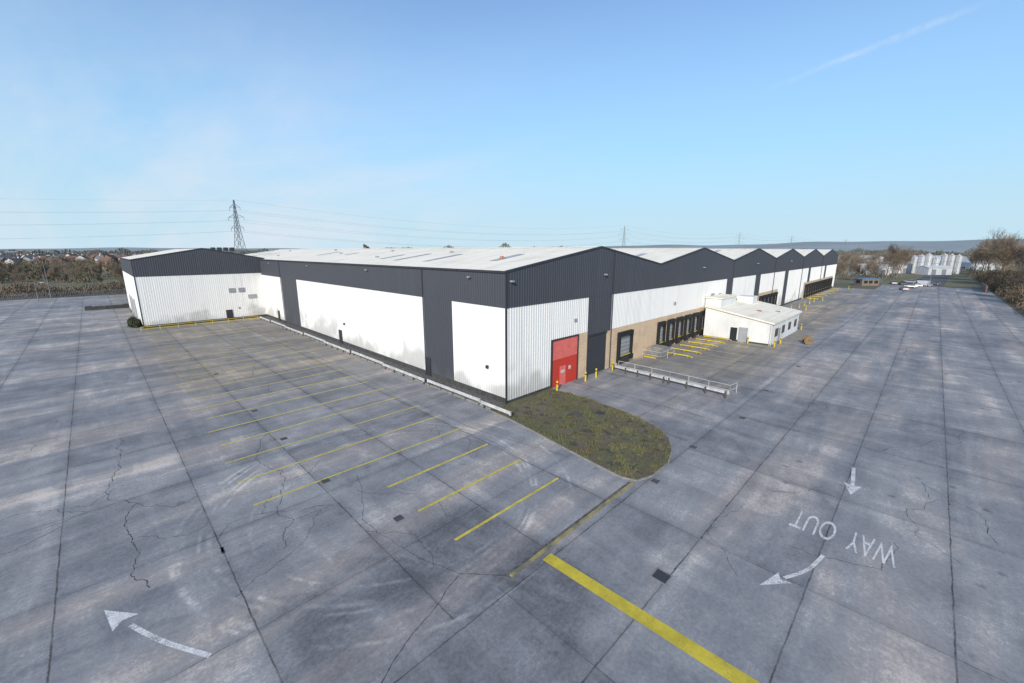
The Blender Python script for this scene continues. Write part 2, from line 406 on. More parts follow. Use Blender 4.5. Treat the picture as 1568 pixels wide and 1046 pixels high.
for x,y in ((9.6,18.2),(8.3,24.7),(8.4,33),(8.4,41),(8.4,57),(29.1,10.4),(37.5,9.6),(47,10.2),(60,9.9),(22.8,10.2)): gully(x,y,.34)
mb=MB(); s=.3
mb.box(-s,s,-s,s,0,.014,0); mb.box(-s-.06,-s-.01,-s-.06,s+.06,0,.018,1); mb.box(s+.01,s+.06,-s-.06,s+.06,0,.018,1); mb.box(-s,s,-s-.06,-s-.01,0,.018,1); mb.box(-s,s,s+.01,s+.06,0,.018,1)
for i in range(5):
    for j in range(5): mb.box(-.26+i*.11,-.20+i*.11,-.26+j*.11,-.20+j*.11,.014,.02,0)
mb.done('manhole_cover',[M_iron,M_kerb],loc=(15.7,6.4,.002))
mb=MB()
x=11.0
while x<21.6:
    L=.9; mb.box(x,min(x+L-.015,21.6),11.0,11.14,0,.09+U(-.01,.01),0); mb.box(x,min(x+L,21.6),11.145,11.34,0,.012,1); x+=L
mb.done('kerb',[M_kerby,M_gravel])
# grass island
outl=[(23.3,26.15),(23.2,23.6),(22.7,19.5),(22.2,16.3),(21.8,13.2),(21.7,11.9),(22.0,11.0),(23.2,10.6),(25.4,10.6),(27.3,11.2),(29.2,12.3),(30.6,14.2),(31.5,17.5),(32.0,21.5),(31.8,26.15)]
isl=empty('grass_island')
mb=MB(); n=len(outl)
from mathutils.geometry import tessellate_polygon
tri=tessellate_polygon([[Vector((a,b,0)) for a,b in outl]])
for tr in tri: mb.face([(outl[i][0],outl[i][1],.07) for i in tr])
mb.done('turf',[M_grass],isl)
mb=MB()
for i in range(n-1):
    a=Vector((*outl[i],0)); b_=Vector((*outl[i+1],0)); d=(b_-a).normalized(); nn=Vector((d.y,-d.x,0))*.07
    nn=-nn if nn.dot(Vector((27,18,0))-a)>0 else nn
    p=[a-nn*.3,b_-nn*.3,b_+nn*1.1,a+nn*1.1]
    mb.hexa([(q.x,q.y,0) for q in p]+[(q.x,q.y,.10) for q in p],0)
mb.done('kerb_edge',[M_kerb],isl)
def inside(x,y):
    c=False; j=n-1
    for i in range(n):
        xi,yi=outl[i]; xj,yj=outl[j]
        if (yi>y)!=(yj>y) and x<(xj-xi)*(y-yi)/(yj-yi)+xi: c=not c
        j=i
    return c
mb=MB(); cnt=0
from mathutils import noise as mn
while cnt<15000:
    x,y=U(21.6,32.1),U(10.5,26)
    if not inside(x,y): continue
    q=mn.noise(Vector((x*.8,y*.8,0)))+.5*mn.noise(Vector((x*2.5,y*2.5,3)))
    if q<.08 and R()<.95: cnt+=.35; continue
    edge=not(inside(x+.35,y) and inside(x-.35,y) and inside(x,y-.35))
    a=U(0,6.28); h=U(.05,.16)*(1.9 if edge or q>.35 else 1); w=U(.015,.035); l=U(-.07,.07)
    mb.face([(x-w*math.cos(a),y-w*math.sin(a),.07),(x+w*math.cos(a),y+w*math.sin(a),.07),(x+l,y+U(-.06,.06),.07+h)]); cnt+=1
mb.done('grass_blades',[M_blade],isl)
mb=MB(); mb.box(27.2,28.4,19.6,20.5,.07,.12,0); mb.box(29.3,30.0,18.5,19.1,.07,.11,1); mb.done('access_covers',[M_rust,M_iron],isl)
mb=MB(); strip(mb,23.65,25.45,26.3,100.9,.004); mb.done('gravel_margin',[M_gravel])
# ------------------------------------------------------------------ warehouse
WX,WY=25.5,26.25; BAY=29.5; NB=6; EX=WX+BAY*NB; BY=137.0; EA=12.1; RG=14.3
def zr(x):
    u=((x-WX)%BAY)/(BAY/2); return EA+(RG-EA)*(1-abs(u-1))
def clad(mb,axis,fixed,s0,s1,z0,zt,m=0,off=0.0,pitch=.333,dep=.03):
    zf=zt if callable(zt) else (lambda s:zt)
    pts=[]
    k=max(1,round((s1-s0)/pitch)); p=(s1-s0)/k
    for i in range(k):
        b0=s0+i*p
        pts+=[(b0,0),(b0+p*.55,0),(b0+p*.67,dep),(b0+p*.88,dep)]
    pts.append((s1,0))
    i0=len(mb.v)
    for s,h in pts:
        q=fixed-off-h
        for z in (z0,zf(s)):
            mb.v.append((s,q,z) if axis=='x' else (q,s,z))
    for i in range(len(pts)-1):
        a=i0+2*i; mb.f.append((a,a+2,a+3,a+1) if axis=='x' else (a+2,a,a+1,a+3)); mb.mi.append(m)
wh=empty('warehouse')
mb=MB()
mb.box(WX+.12,EX,WY+.12,BY,0,EA-.15,0)
mb.done('structure_core',[M_plinth],wh)
mb=MB()
for a,b_ in ((WY,34.2),(39.3,79.9),(88.3,101.0)): clad(mb,'y',WX,a,b_,.55,9.0,0,dep=.02)
for a,b_ in ((34.2,39.3),(79.9,88.3)): clad(mb,'y',WX,a,b_,.55,9.0,1,.03)
clad(mb,'y',WX,WY,101.0,9.0,EA+.1,1,.05)
mb.box(WX-.02,WX+.10,WY,101,0,.55,2)
mb.done('side_wall',[M_white,M_dark,M_plinth],wh)
mb=MB()
RD0,RD1=32.0,36.3
clad(mb,'x',WY,WX,RD0-.15,.3,9.0,0)
clad(mb,'x',WY,RD0-.15,38.2,5.15,9.0,0)
clad(mb,'x',WY,38.2,42.9,4.7,9.0,1,.03)
segs=[(42.9,81.8,0),(81.8,84.6,1),(84.6,99.3,0),(99.3,102.8,1),(102.8,124,0),(124,127.5,1),(127.5,152,0),(152,155,1),(155,178,0),(178,181,1),(181,EX,0)]
banks=[(42.9,73.5),(102.8,119),(148,198)]
def low(a): return any(p<=a<q for p,q in banks)
for a,b_,mm in segs:
    cuts=sorted({a,b_}|{c for pq in banks for c in pq if a<c<b_})
    for c0,c1 in zip(cuts,cuts[1:]):
        clad(mb,'x',WY,c0,c1,4.8 if low(c0+.01) else .4,9.0,mm,.03 if mm else 0)
clad(mb,'x',WY,WX,EX,9.0,lambda s:zr(s)+.12,1,.05)
mb.box(WX,RD0-.15,WY-.02,WY+.1,0,.3,2)
mb.done('front_wall',[M_white,M_dark,M_plinth],wh)
mb=MB()
for p,q in banks: mb.box(p,q,WY-.01,WY+.11,0,4.8,0)
mb.box(RD1+.1,38.2,WY-.01,WY+.11,0,5.15,0); mb.box(42.0,42.9,WY-.012,WY+.1,0,4.7,0); mb.box(73.5,102.8,WY,WY+.1,0,.4,1); mb.box(119,148,WY,WY+.1,0,.4,1)
mb.done('brick_base',[M_tan,M_plinth],wh)
mb=MB()
for i in range(NB):
    x0=WX+i*BAY-(.12 if i==0 else 0); xm=WX+i*BAY+BAY/2; x1=WX+(i+1)*BAY
    mb.hexa([(x0,WY+.03,EA-.02),(xm,WY+.03,RG-.02),(xm,BY,RG-.02),(x0,BY,EA-.02),(x0,WY+.03,EA+.06),(xm,WY+.03,RG+.06),(xm,BY,RG+.06),(x0,BY,EA+.06)],0)
    mb.hexa([(xm,WY+.03,RG-.02),(x1,WY+.03,EA-.02),(x1,BY,EA-.02),(xm,BY,RG-.02),(xm,WY+.03,RG+.06),(x1,WY+.03,EA+.06),(x1,BY,EA+.06),(xm,BY,RG+.06)],0)
    sl=(RG-EA)/(BAY/2)
    y=33
    while y<BY-4:
        if R()<.7:
            xa=x0+U(1.5,7.5); xb=xa+U(2.5,6)
            za,zb=EA+sl*(xa-x0)+.08,EA+sl*(xb-x0)+.08
            mb.face([(xa,y,za),(xb,y,zb),(xb,y+1.1,zb),(xa,y+1.1,za)],1)
        y+=U(5,11)
    mb.hexa([(xm-.3,WY,RG+.05),(xm+.3,WY,RG+.05),(xm+.3,BY,RG+.05),(xm-.3,BY,RG+.05),(xm-.05,WY,RG+.14),(xm+.05,WY,RG+.14),(xm+.05,BY,RG+.14),(xm-.05,BY,RG+.14)],0)
mb.done('roof',[M_roof,mat('rooflight',(.42,.44,.44),.4,var=.3,scale=.4)],wh)
mb=MB()
for i in range(NB):
    for xa,za,xb,zb in ((WX+i*BAY,EA,WX+i*BAY+BAY/2,RG),(WX+i*BAY+BAY/2,RG,WX+(i+1)*BAY,EA)):
        mb.hexa([(xa,WY-.12,za+.02),(xb,WY-.12,zb+.02),(xb,WY+.14,zb+.02),(xa,WY+.14,za+.02),(xa,WY-.12,za+.2),(xb,WY-.12,zb+.2),(xb,WY+.14,zb+.2),(xa,WY+.14,za+.2)],0)
mb.box(WX-.2,WX-.1,WY-.1,101,EA-.02,EA+.18,0)
mb.box(WX-.1,WX+.16,WY-.1,WY+.0,9.0,EA+.15,0)
mb.box(WX-.07,WX+.06,WY-.07,WY+.06,.0,9.0,0)
for y in (39.3,88.3): mb.cyl((WX-.14,y,.1),(WX-.14,y,EA),.05,n=6,m=0)
for x in (42.9,84.6,113.5,143,172): mb.cyl((x,WY-.15,.1),(x,WY-.15,zr(x)),.06,n=6,m=0)
for y in (31,52,73,94): 
    mb.box(WX-.45,WX-.2,y-.12,y+.12,11.5,11.65,1)
for x in (26.0,41.0,69.8,99,128): mb.box(x-.15,x+.15,WY-.42,WY-.12,11.3,11.45,1)
for y in (38.9,62.5,92): mb.box(WX-.12,WX-.04,y-.5,y+.5,.1,2.2,0)
mb.box(WX-.25,WX-.08,28.6,28.85,3.0,3.3,0); mb.box(WX-.25,WX-.08,60.6,60.8,3.2,3.5,0)
mb.box(74.5,76.0,WY-.1,WY-.04,5.6,6.8,1); mb.box(78.2,79.2,WY-.1,WY-.04,5.8,6.6,1); mb.box(60,60.5,WY-.15,WY-.04,6.2,6.6,1); mb.box(35.6,36.0,WY-.15,WY-.04,6.6,6.9,1)
def vent(x,y,m=1,s=.5,h=.5): mb.box(x-s/2,x+s/2,y-s/2,y+s/2,zr(x),zr(x)+h,m)
vent(32,33.5,2,.45,.22); vent(33,34.6,2,.3,.2)
for x,y in ((36,48),(31,60),(37,66),(34,80),(38,92),(30,104),(37,118),(64,40),(66,60),(94,45),(123,50)): vent(x,y,1,.45,.3)
mb.done('trims_and_fittings',[M_trim,M_doorg,M_orange],wh)
mb=MB()
y0=WY-.02
mb.box(RD0,RD1,y0-.03,y0,0.0,2.95,0)
mb.box(RD0,RD1,y0-.03,y0,2.95,5.0,1)
for k in range(1,8): mb.box(RD0,RD1,y0-.05,y0-.03,2.95+k*.27,2.97+k*.27,1)
for k in range(1,9): mb.box(RD0,RD1,y0-.045,y0-.03,k*.34,k*.34+.02,0)
mb.box(RD0-.15,RD0,y0-.12,y0+.1,0,5.15,2); mb.box(RD1,RD1+.12,y0-.12,y0+.1,0,5.15,2); mb.box(RD0,RD1,y0-.12,y0+.1,5.0,5.15,2)
mb.box(RD0+1.3,RD0+2.3,y0-.07,y0-.045,.05,2.1,1); mb.box(RD0+1.5,RD0+2.1,y0-.09,y0-.07,1.35,1.65,3); mb.box(RD0+2.8,RD0+3.2,y0-.065,y0-.045,1.5,1.9,3)
mb.box(38.3,42.0,WY-.06,WY+.05,0,4.6,4)
for k in range(1,23): mb.box(38.3,42.0,WY-.08,WY-.06,k*.2,k*.2+.03,4)
mb.box(38.2,38.3,WY-.12,WY+.05,0,4.7,2); mb.box(38.3,42.0,WY-.2,WY+.05,4.6,4.72,2)
mb.done('roller_doors',[M_red,M_pink,M_trim,M_hwhite,M_roller],wh)
mb=MB()
def dock(x,w=1.9,pr=.34):
    y=WY-.02; p=.36
    mb.box(x,x+p,y-pr,y,.35,3.6,0); mb.box(x+w,x+w+p,y-pr,y,.35,3.6,0)
    mb.box(x,x+w+p,y-pr-.04,y,3.6,4.15,0)
    mb.box(x+p,x+w,y-.06,y-.01,1.15,3.6,1)
    for k in range(1,5): mb.box(x+p,x+w,y-.08,y-.06,1.15+k*.5,1.18+k*.5,2)
    mb.box(x+p,x+w,y-.2,y-.01,.0,1.15,2)
    mb.box(x+.02,x+.3,y-.5,y-pr-.0,.5,1.05,0); mb.box(x+w+.05,x+w+.33,y-.5,y-pr,.5,1.05,0)
    mb.box(x+p+.02,x+w-.02,y-.26,y-.2,1.05,1.15,3)
dock(44.6,3.0)
for k in range(6): dock(55.2+k*3.05,1.75)
for k in range(5): dock(103.6+k*3.02,1.9)
for k in range(13): dock(150+k*3.6,2.3)
mb.done('loading_docks',[M_rub,M_doorg,M_trim,M_yel],wh)
mb=MB()
NX0,NX1,NY=5.2,26.4,101.0; NA=(NX0+NX1)/2; NE=12.3; NR=14.35
def zn(x): return NE+(NR-NE)*(1-abs(x-NA)/(NX1-NA))
clad(mb,'x',NY,NX0,WX,.5,9.4,0,dep=.02); clad(mb,'x',NY,NX0,NX1,9.4,lambda s:zn(s)+.1,1,.05)
clad(mb,'y',NX0,NY,BY,.5,9.4,0,dep=.02); clad(mb,'y',NX0,NY,BY,9.4,NE+.1,1,.05)
mb.box(NX0+.02,NX1,NY+.02,BY,0,.5,2); mb.box(NX0+.12,NX1,NY+.12,BY,.5,NE-.1,2)
for xa,xb,za,zb in ((NX0-.12,NA,NE,NR),(NA,NX1,NR,NE)):
    mb.hexa([(xa,NY,za-.02),(xb,NY,zb-.02),(xb,BY,zb-.02),(xa,BY,za-.02),(xa,NY,za+.06),(xb,NY,zb+.06),(xb,BY,zb+.06),(xa,BY,za+.06)],3)
    mb.hexa([(xa,NY-.12,za),(xb,NY-.12,zb),(xb,NY+.1,zb),(xa,NY+.1,za),(xa,NY-.12,za+.2),(xb,NY-.12,zb+.2),(xb,NY+.1,zb+.2),(xa,NY+.1,za+.2)],4)
mb.box(NX0-.07,NX0+.06,NY-.07,NY+.06,0,9.4,4); mb.box(NX0-.2,NX0-.1,NY,BY,NE-.02,NE+.18,4)
for x in (19.2,20.9): 
    mb.box(x,x+1.1,NY-.1,NY-.04,5.6,6.5,5)
    for k in range(6): mb.box(x+.05,x+1.05,NY-.13,NY-.1,5.65+k*.14,5.7+k*.14,5)
mb.box(18.2,19.3,NY-.1,NY-.02,.05,2.15,4); mb.box(20.4,20.7,NY-.12,NY-.03,2.2,2.6,5); mb.box(22.5,24,NY-.12,NY-.03,4.2,5.0,5)
for y in (112,118,124): mb.box(NX0-.1,NX0-.03,y,y+3.4,.05,4.4,5)
for k in range(4): mb.box(NA+2+k*1.1,NA+2.7+k*1.1,NY+3,NY+4,zn(NA+2),zn(NA+2)+.7,4)
mb.done('wing',[M_white,M_dark,M_plinth,M_roof,M_trim,M_doorg],wh)
# ------------------------------------------------------------------ office lean-to
of=empty('dock_office')
mb=MB()
X0,X1,Y0,Y1=70.5,88.2,15.6,25.4
mb.hexa([(X0,Y0,0),(X1,Y0,0),(X1,Y1,0),(X0,Y1,0),(X0,Y0,3.3),(X1,Y0,3.3),(X1,Y1,5.0),(X0,Y1,5.0)],0)
mb.hexa([(X0-.25,Y0-.3,3.26),(X1+.25,Y0-.3,3.26),(X1+.25,Y1,5.01),(X0-.25,Y1,5.01),(X0-.25,Y0-.3,3.5),(X1+.25,Y0-.3,3.5),(X1+.25,Y1,5.22),(X0-.25,Y1,5.22)],1)
mb.box(X0-.04,X0,20.3,21.3,.05,2.15,3)
mb.box(X0-.05,X0-.01,18.8,20.1,0.02,2.3,4)
mb.box(X0-.02,X0+.02,Y0,Y1,.0,.25,5)
for x in (72.3,76.4,80.5,84.6):
    mb.box(x-.08,x+1.9,Y0-.05,Y0-.01,1.0,2.4,2); mb.box(x,x+.86,Y0-.07,Y0-.05,1.08,2.32,3); mb.box(x+.94,x+1.82,Y0-.07,Y0-.05,1.08,2.32,3)
mb.box(74.6,75.6,Y0-.06,Y0-.02,.05,2.15,4)
mb.box(77,77.6,19,19.6,3.9,4.35,6); mb.box(81,81.6,17.2,17.8,3.6,4.0,6); mb.box(83,86,22,24.5,4.6,5.9,0); mb.box(72,79,23.6,26.1,4.6,6.3,0); mb.box(71.8,79.2,23.4,26.1,6.3,6.45,1)
mb.cyl((X0-.12,Y0+.1,0),(X0-.12,Y0+.1,3.3),.05,n=6,m=2)
mb.done('office_block',[mat('painted_wall',(.76,.76,.74),.6,var=.18,scale=.6,stretch=(1,1,.4)),M_roof,M_hwhite,M_glass,M_doorg,M_plinth,M_orange],of)
# ------------------------------------------------------------------ barriers
def armco(a,b,name='crash_barrier',h=.68):
    a=Vector((*a,0)); b=Vector((*b,0)); d=(b-a); L=d.length; d.normalize()
    T=Matrix.Translation(a)@Matrix(((d.x,-d.y,0,0),(d.y,d.x,0,0),(0,0,1,0),(0,0,0,1)))
    mb=MB()
    prof=[(0,h-.3),(.05,h-.25),(.05,h-.2),(0,h-.15),(.05,h-.1),(.05,h-.05),(0,h)]
    for k in range(len(prof)-1):
        (o0,q0),(o1,q1)=prof[k],prof[k+1]
        mb.face([T@Vector((0,o0,q0)),T@Vector((L,o0,q0)),T@Vector((L,o1,q1)),T@Vector((0,o1,q1))],0)
    mb.box(0,L,-.04,-.01,h-.02,h+.01,0,T)
    k=int(L//2.2)+1
    for i in range(k+1):
        x=.15+(L-.3)*i/k; mb.box(x-.06,x+.06,-.16,-.045,0,h-.04,1,T)
    mb.box(-.12,0.0,-.05,.07,h-.34,h+.03,0,T); mb.box(L,L+.12,-.05,.07,h-.34,h+.03,0,T)
    return mb.done(name,[M_galv,M_rust])
ys=[23.2,27.4,36.3,45.5,54.5,63.5,72.5,81.5,90.5,97.5]
for i in range(len(ys)-1):
    xx=23.25+(i%2)*.18
    armco((xx,ys[i]+.3),(xx,ys[i+1]-.3))
mb=MB(); mb.box(23.5,23.64,26.3,100.5,0,.12,0); mb.done('kerb',[M_kerb])
armco((42.3,25.2),(42.0,18.6),h=.75); armco((42.0,18.3),(41.7,12.2),h=.75)
def railing(pts,name='handrail',h=1.1,m=None,sp=2.0,rails=2,r=.03):
    mb=MB()
    for p,q in zip(pts,pts[1:]):
        a=Vector((*p,0)); b=Vector((*q,0)); L=(b-a).length; k=max(1,round(L/sp))
        for i in range(k+1):
            c=a.lerp(b,i/k); mb.cyl(c,c+Vector((0,0,h)),r,n=6)
        for j in range(rails):
            zz=h*(j+1)/rails; mb.cyl(a+Vector((0,0,zz)),b+Vector((0,0,zz)),r,n=6)
    return mb.done(name,[m or M_galv])
railing([(43.0,24.9),(42.9,18.5),(42.6,12.3),(44.0,12.1)])
railing([(50.5,25.8),(50.5,23.2),(54.4,23.2)])
railing([(4.6,97.6),(23.0,97.6)],'yellow_guard_rail',.75,M_yel,2.6,2,.045)
mb=MB()
for k in range(6): mb.box(51.2+k*.32,54.6,24.2,25.9,k*.19,(k+1)*.19,0)
mb.box(51.17,51.2,24.2,25.9,0,.2,1); mb.done('dock_steps',[M_kerb,M_yel])
for k in range(7):
    x=54.95+k*3.05
    mb=MB(); mb.cyl((x,21.4,.17),(x,25.2,.17),.08,n=8); 
    for y in (21.5,23.3,25.1): mb.cyl((x,y,0),(x,y,.17),.06,n=6)
    mb.cyl((x,21.4,.17),(x-.35,20.8,.14),.08,n=8); mb.done('wheel_guide',[M_yel])
for k in range(0,14,2):
    x=149.4+k*3.6
    mb=MB(); mb.cyl((x,22.5,.2),(x,25.2,.2),.08,n=8); mb.cyl((x,22.5,0),(x,22.5,.2),.08,n=8); mb.done('wheel_guide',[M_yel])
bolm=MB(); bolm.cyl((0,0,0),(0,0,1.05),.10,n=14,m=0); bolm.cyl((0,0,1.05),(0,0,1.11),.10,.04,n=14,m=0); bolm.cyl((0,0,.75),(0,0,.88),.103,n=14,m=1); bolm.cyl((0,0,0),(0,0,.03),.2,n=14,m=2)
bo=bolm.done('bollard',[M_yel,M_rub,M_kerb],loc=(31.7,25.2,0))
for x,y in ((36.5,25.1),(38.4,25.0),(42.2,25.2),(70.0,18.5),(70.0,14.9),(73,14.8),(89.2,15.2),(89.2,19),(92,22),(97,22),(102.5,23),(102.5,20),(119.5,23),(119.5,20),(123,22),(129,22),(135,22),(141,22),(147,21),(147,24),(198,21)): inst('bollard',bo.data,(x,y,0))
mb=MB()
for k in range(7): strip(mb,90+k*1.8,90.2+k*1.8,18,23.5,.006)
strip(mb,89.5,103,17.8,17.95,.006); strip(mb,120,147,18.5,18.65,.006)
for k in range(6):
    x=55.2+k*3.05; strip(mb,x-.1,x+.02,15.5,20.0,.006)
mb.done('yellow_hatch_marking',[M_ylin2])
mb=MB()
T=Matrix.Translation((76,11.9,.62))@Matrix.Rotation(.5,4,'Z')
for s in (-.45,.45): mb.cyl(T@Vector((s-.05,0,0)),T@Vector((s+.05,0,0)),.62,n=20,m=0)
mb.cyl(T@Vector((-.4,0,0)),T@Vector((.4,0,0)),.3,n=16,m=1); mb.cyl(T@Vector((-.5,0,0)),T@Vector((.5,0,0)),.08,n=8,m=2)
mb.done('cable_drum',[M_wood,M_rust,M_iron])
mb=MB(); mb.hexa([(-2,143,0),(5,142,0),(5,146,0),(-2,147,0),(-1,143.6,.7),(4.4,142.6,.7),(4.4,145.4,.7),(-1,146.3,.7)],0); mb.box(-2.6,5.6,141.5,141.7,0,.9,1); mb.box(-2.4,5.4,147.5,147.7,0,.5,1)
mb.done('loading_ramp',[M_kerb,M_plinth])
# ------------------------------------------------------------------ vegetation
def scatter(name,fn,nf,size,matl,seed=1):
    rnd=random.Random(seed); mb=MB()
    for _ in range(nf):
        p=fn(rnd)
        if p is None: continue
        x,y,z=p; s=size*rnd.uniform(.5,1.4)
        a=rnd.uniform(0,6.28)
        ux,uy=math.cos(a)*s*.3,math.sin(a)*s*.3
        mb.face([(x-ux,y-uy,z),(x+ux,y+uy,z+rnd.uniform(-.2,.2)*s),(x+rnd.uniform(-.5,.5)*s,y+rnd.uniform(-.5,.5)*s,z+s)])
    return mb.done(name,[matl])
def env(x,y,s=.15): return .55+.25*math.sin(x*s+1.3*math.sin(y*s))+.2*math.sin(x*s*3.1+y*s*2.3)
def nz(x,y,s): return mn.noise(Vector((x*s,y*s,1.7)))
def f1(r):
    x=r.uniform(95,330); y=-16-r.random()**.8*14; h=(2.2+2.6*env(x,y,.3)+3*nz(x,y,.15))*(min(1,(-15.5-y)/4+.2)); return x,y,r.random()**1.3*max(.6,h)
scatter('hedge',f1,60000,.42,M_hedge,3)
def f2(r):
    x=r.uniform(-130,60); y=189+r.random()**1.3*14; h=(.9+3.4*env(x,y,.25)**1.5+1.8*nz(x,y,.1)); return x,y,r.random()**.8*max(.4,h)
scatter('hedge',f2,34000,.5,M_hedge,4)
def f3(r):
    F=r.uniform(150,560); a=r.uniform(-1.4,-.75); x,y=FR(F,F*a)
    if y<206: return None
    q=nz(x,y,.022)+.5*nz(x,y,.06)
    if q<-.06: return None
    h=min(8,1.6+15*(q+.06))*(.6+.4*env(x,y,.2)); return x,y,r.random()**.8*h
scatter('scrub_woodland',f3,80000,.95,M_hedge2,5)
def f4(r):
    F=r.uniform(190,520); a=r.uniform(.66,1.45); x,y=FR(F,F*a)
    if x<240 or (y<12 and y>-14): return None
    q=nz(x,y,.03)
    if q<0: return None
    h=min(3.5,.8+9*q); return x,y,r.random()*h
scatter('scrub_woodland',f4,26000,.9,M_hedge2,6)
def belt(F0,F1,a0,a1,h,nf,size,seed):
    def f(r):
        a=r.uniform(a0,a1); F=r.uniform(F0,F1)*(1+.08*math.sin(a*17+F0)); x,y=FR(F,F*a)
        hh=h*(.5+.5*max(-.6,min(1,2*mn.noise(Vector((a*30,F0,0)))))); return x,y,r.random()**.8*hh
    scatter('distant_tree_line',f,nf,size,M_tline,seed)
belt(600,640,-2.2,-.3,10,12000,2.4,11); belt(850,900,-1.9,1.9,11,18000,3,12); belt(1300,1400,-1.9,1.9,17,18000,5,13)
belt(560,600,.3,2.2,9,14000,2.6,14); belt(2000,2150,-1.6,1.6,24,14000,7,15)
belt(1700,1750,-.35,.12,40,6000,6,16)
def bare_tree(seed,h=14,spread=.5,pop=False):
    r=random.Random(seed); mb=MB()
    def br(p,d,L,rad,dep):
        q=p
        ns=3 if dep<3 else 2
        for k in range(ns):
            d2=(d+Vector((r.uniform(-1,1),r.uniform(-1,1),r.uniform(-.5,.8)))*.16).normalized()
            q2=q+d2*(L/ns); r2=rad*(1-.35/ns*(1))
            mb.cyl(q,q2,max(rad,.020),max(r2,.016),n=5 if dep<2 else 3,caps=False)
            if dep>0 or k>0:
                if dep<5:
                    for _ in range(2 if dep<3 else 1):
                        ang=r.uniform(0,6.28); up=d2; o=up.orthogonal().normalized(); o.rotate(Matrix.Rotation(ang,3,up))
                        br(q2,(up*(1.15 if not pop else 1.9)+o*r.uniform(.6,1.2)*spread*1.6+Vector((0,0,.15))).normalized(),L*r.uniform(.5,.72),rad*.5,dep+1)
            q=q2; d=d2; rad=r2
        if dep<5: br(q,d,L*.7,rad*.75,dep+1)
        else:
            for _ in range(3):
                e=q+(d+Vector((r.uniform(-1,1),r.uniform(-1,1),r.uniform(-.3,1)))*.8).normalized()*r.uniform(.3,.8)
                mb.face([q,q+Vector((.03,.02,0)),e])
    br(Vector((0,0,0)),Vector((0,0,1)),h*.36,h*.016,0)
    me=mb.done('bare_tree',[M_bark])
    zs=max(v[2] for v in mb.v); s0=h/zs; me.scale=(s0,)*3
    return me,s0
protos=[]
for sd,sp,pp in ((1,.55,False),(2,.7,False),(3,.35,True)):
    protos.append(bare_tree(sd,16,sp,pp))
rt=random.Random(9)
pl_=[]
for x in range(122,420,11): pl_.append((x+rt.uniform(-4,4),-22+rt.uniform(-8,4),rt.uniform(.65,.9) if x<190 else rt.uniform(1.0,1.6)))
for F,a,s in ((215,.893,1.0),(220,.905,1.2),(222,.918,1.15),(225,.93,1.0)): 
    x,y=FR(F,F*a); pl_.append((x,y,s))
for k in range(20):
    F=rt.uniform(300,380); a=rt.uniform(.77,1.02); x,y=FR(F,F*a)
    if -14<y<8: continue
    pl_.append((x,y,rt.uniform(.6,.95)))
for k in range(12):
    F=rt.uniform(190,260); a=rt.uniform(.77,.86); x,y=FR(F,F*a); pl_.append((max(x,208),max(y,19),rt.uniform(.45,.8)))
for k,(x,y,s) in enumerate(pl_):
    o,s0=protos[k%3]
    if k<3: o.location=(x,y,0); o.scale=(s0*s,)*3
    else: inst('bare_tree',o.data,(x,y,0),rt.uniform(0,6.28),s0*s)
for u in range(80):
    F=rt.uniform(150,400); a=rt.uniform(-1.3,-.86); x,y=FR(F,F*a)
    if y<192: continue
    o,s0=rt.choice(protos); inst('bare_tree',o.data,(x,y,0),rt.uniform(0,6.28),s0*rt.uniform(.35,.66))
def f5(r):
    a=r.uniform(0,6.28); q=r.random()**.5; return 4.2+q*.9*math.cos(a),106+q*3.5*math.sin(a),r.random()*1.8*(1-q*.5)
scatter('shrub',f5,1500,.3,mat('shrub_leaf',(.05,.06,.03),.9),21)
# ------------------------------------------------------------------ houses
def house(wm,rm,L=9,W=7,h=5.2,rh=2.8):
    mb=MB(); mb.box(-L/2,L/2,-W/2,W/2,0,h,0)
    mb.face([(-L/2-.3,-W/2-.3,h-.1),(L/2+.3,-W/2-.3,h-.1),(L/2+.3,0,h+rh),(-L/2-.3,0,h+rh)],1)
    mb.face([(-L/2-.3,W/2+.3,h-.1),(L/2+.3,W/2+.3,h-.1),(L/2+.3,0,h+rh),(-L/2-.3,0,h+rh)],1)
    for s in (-1,1): mb.face([(s*L/2,-W/2,h),(s*L/2,W/2,h),(s*L/2,0,h+rh-.1)],0)
    mb.box(L*.25,L*.25+.9,-.4,.4,h+rh*.6,h+rh+1.1,0)
    for x in (-L*.3,L*.12):
        for z in (.9,3.2):
            for s in (-1,1):
                y=s*W/2; mb.box(x,x+1.6,min(y,y+s*.05),max(y,y+s*.05),z,z+1.3,2)
    mb.box(-.5,.5,-W/2-.06,-W/2,0,2.1,3)
    return mb.done('house',[wm,rm,M_glass,M_hwhite])
hs=[house(M_hbrick,M_tile),house(M_hwhite,M_slate,12),house(M_hbrick,M_slate,16),house(M_hwhite,M_tile,8)]
rh=random.Random(5); hp=[]
for k in range(120):
    F=rh.uniform(330,820); a=rh.uniform(-1.5,-.7); hp.append((F,a))
for k in range(14): hp.append((rh.uniform(420,700),rh.uniform(.75,1.3)))
for i,(F,a) in enumerate(hp):
    x,y=FR(F,F*a)
    if i<4: hs[i].location=(x,y,0); hs[i].rotation_euler=(0,0,rh.uniform(0,3))
    else: inst('house',hs[i%4].data,(x,y,0),rh.uniform(0,3),rh.uniform(.95,1.25))
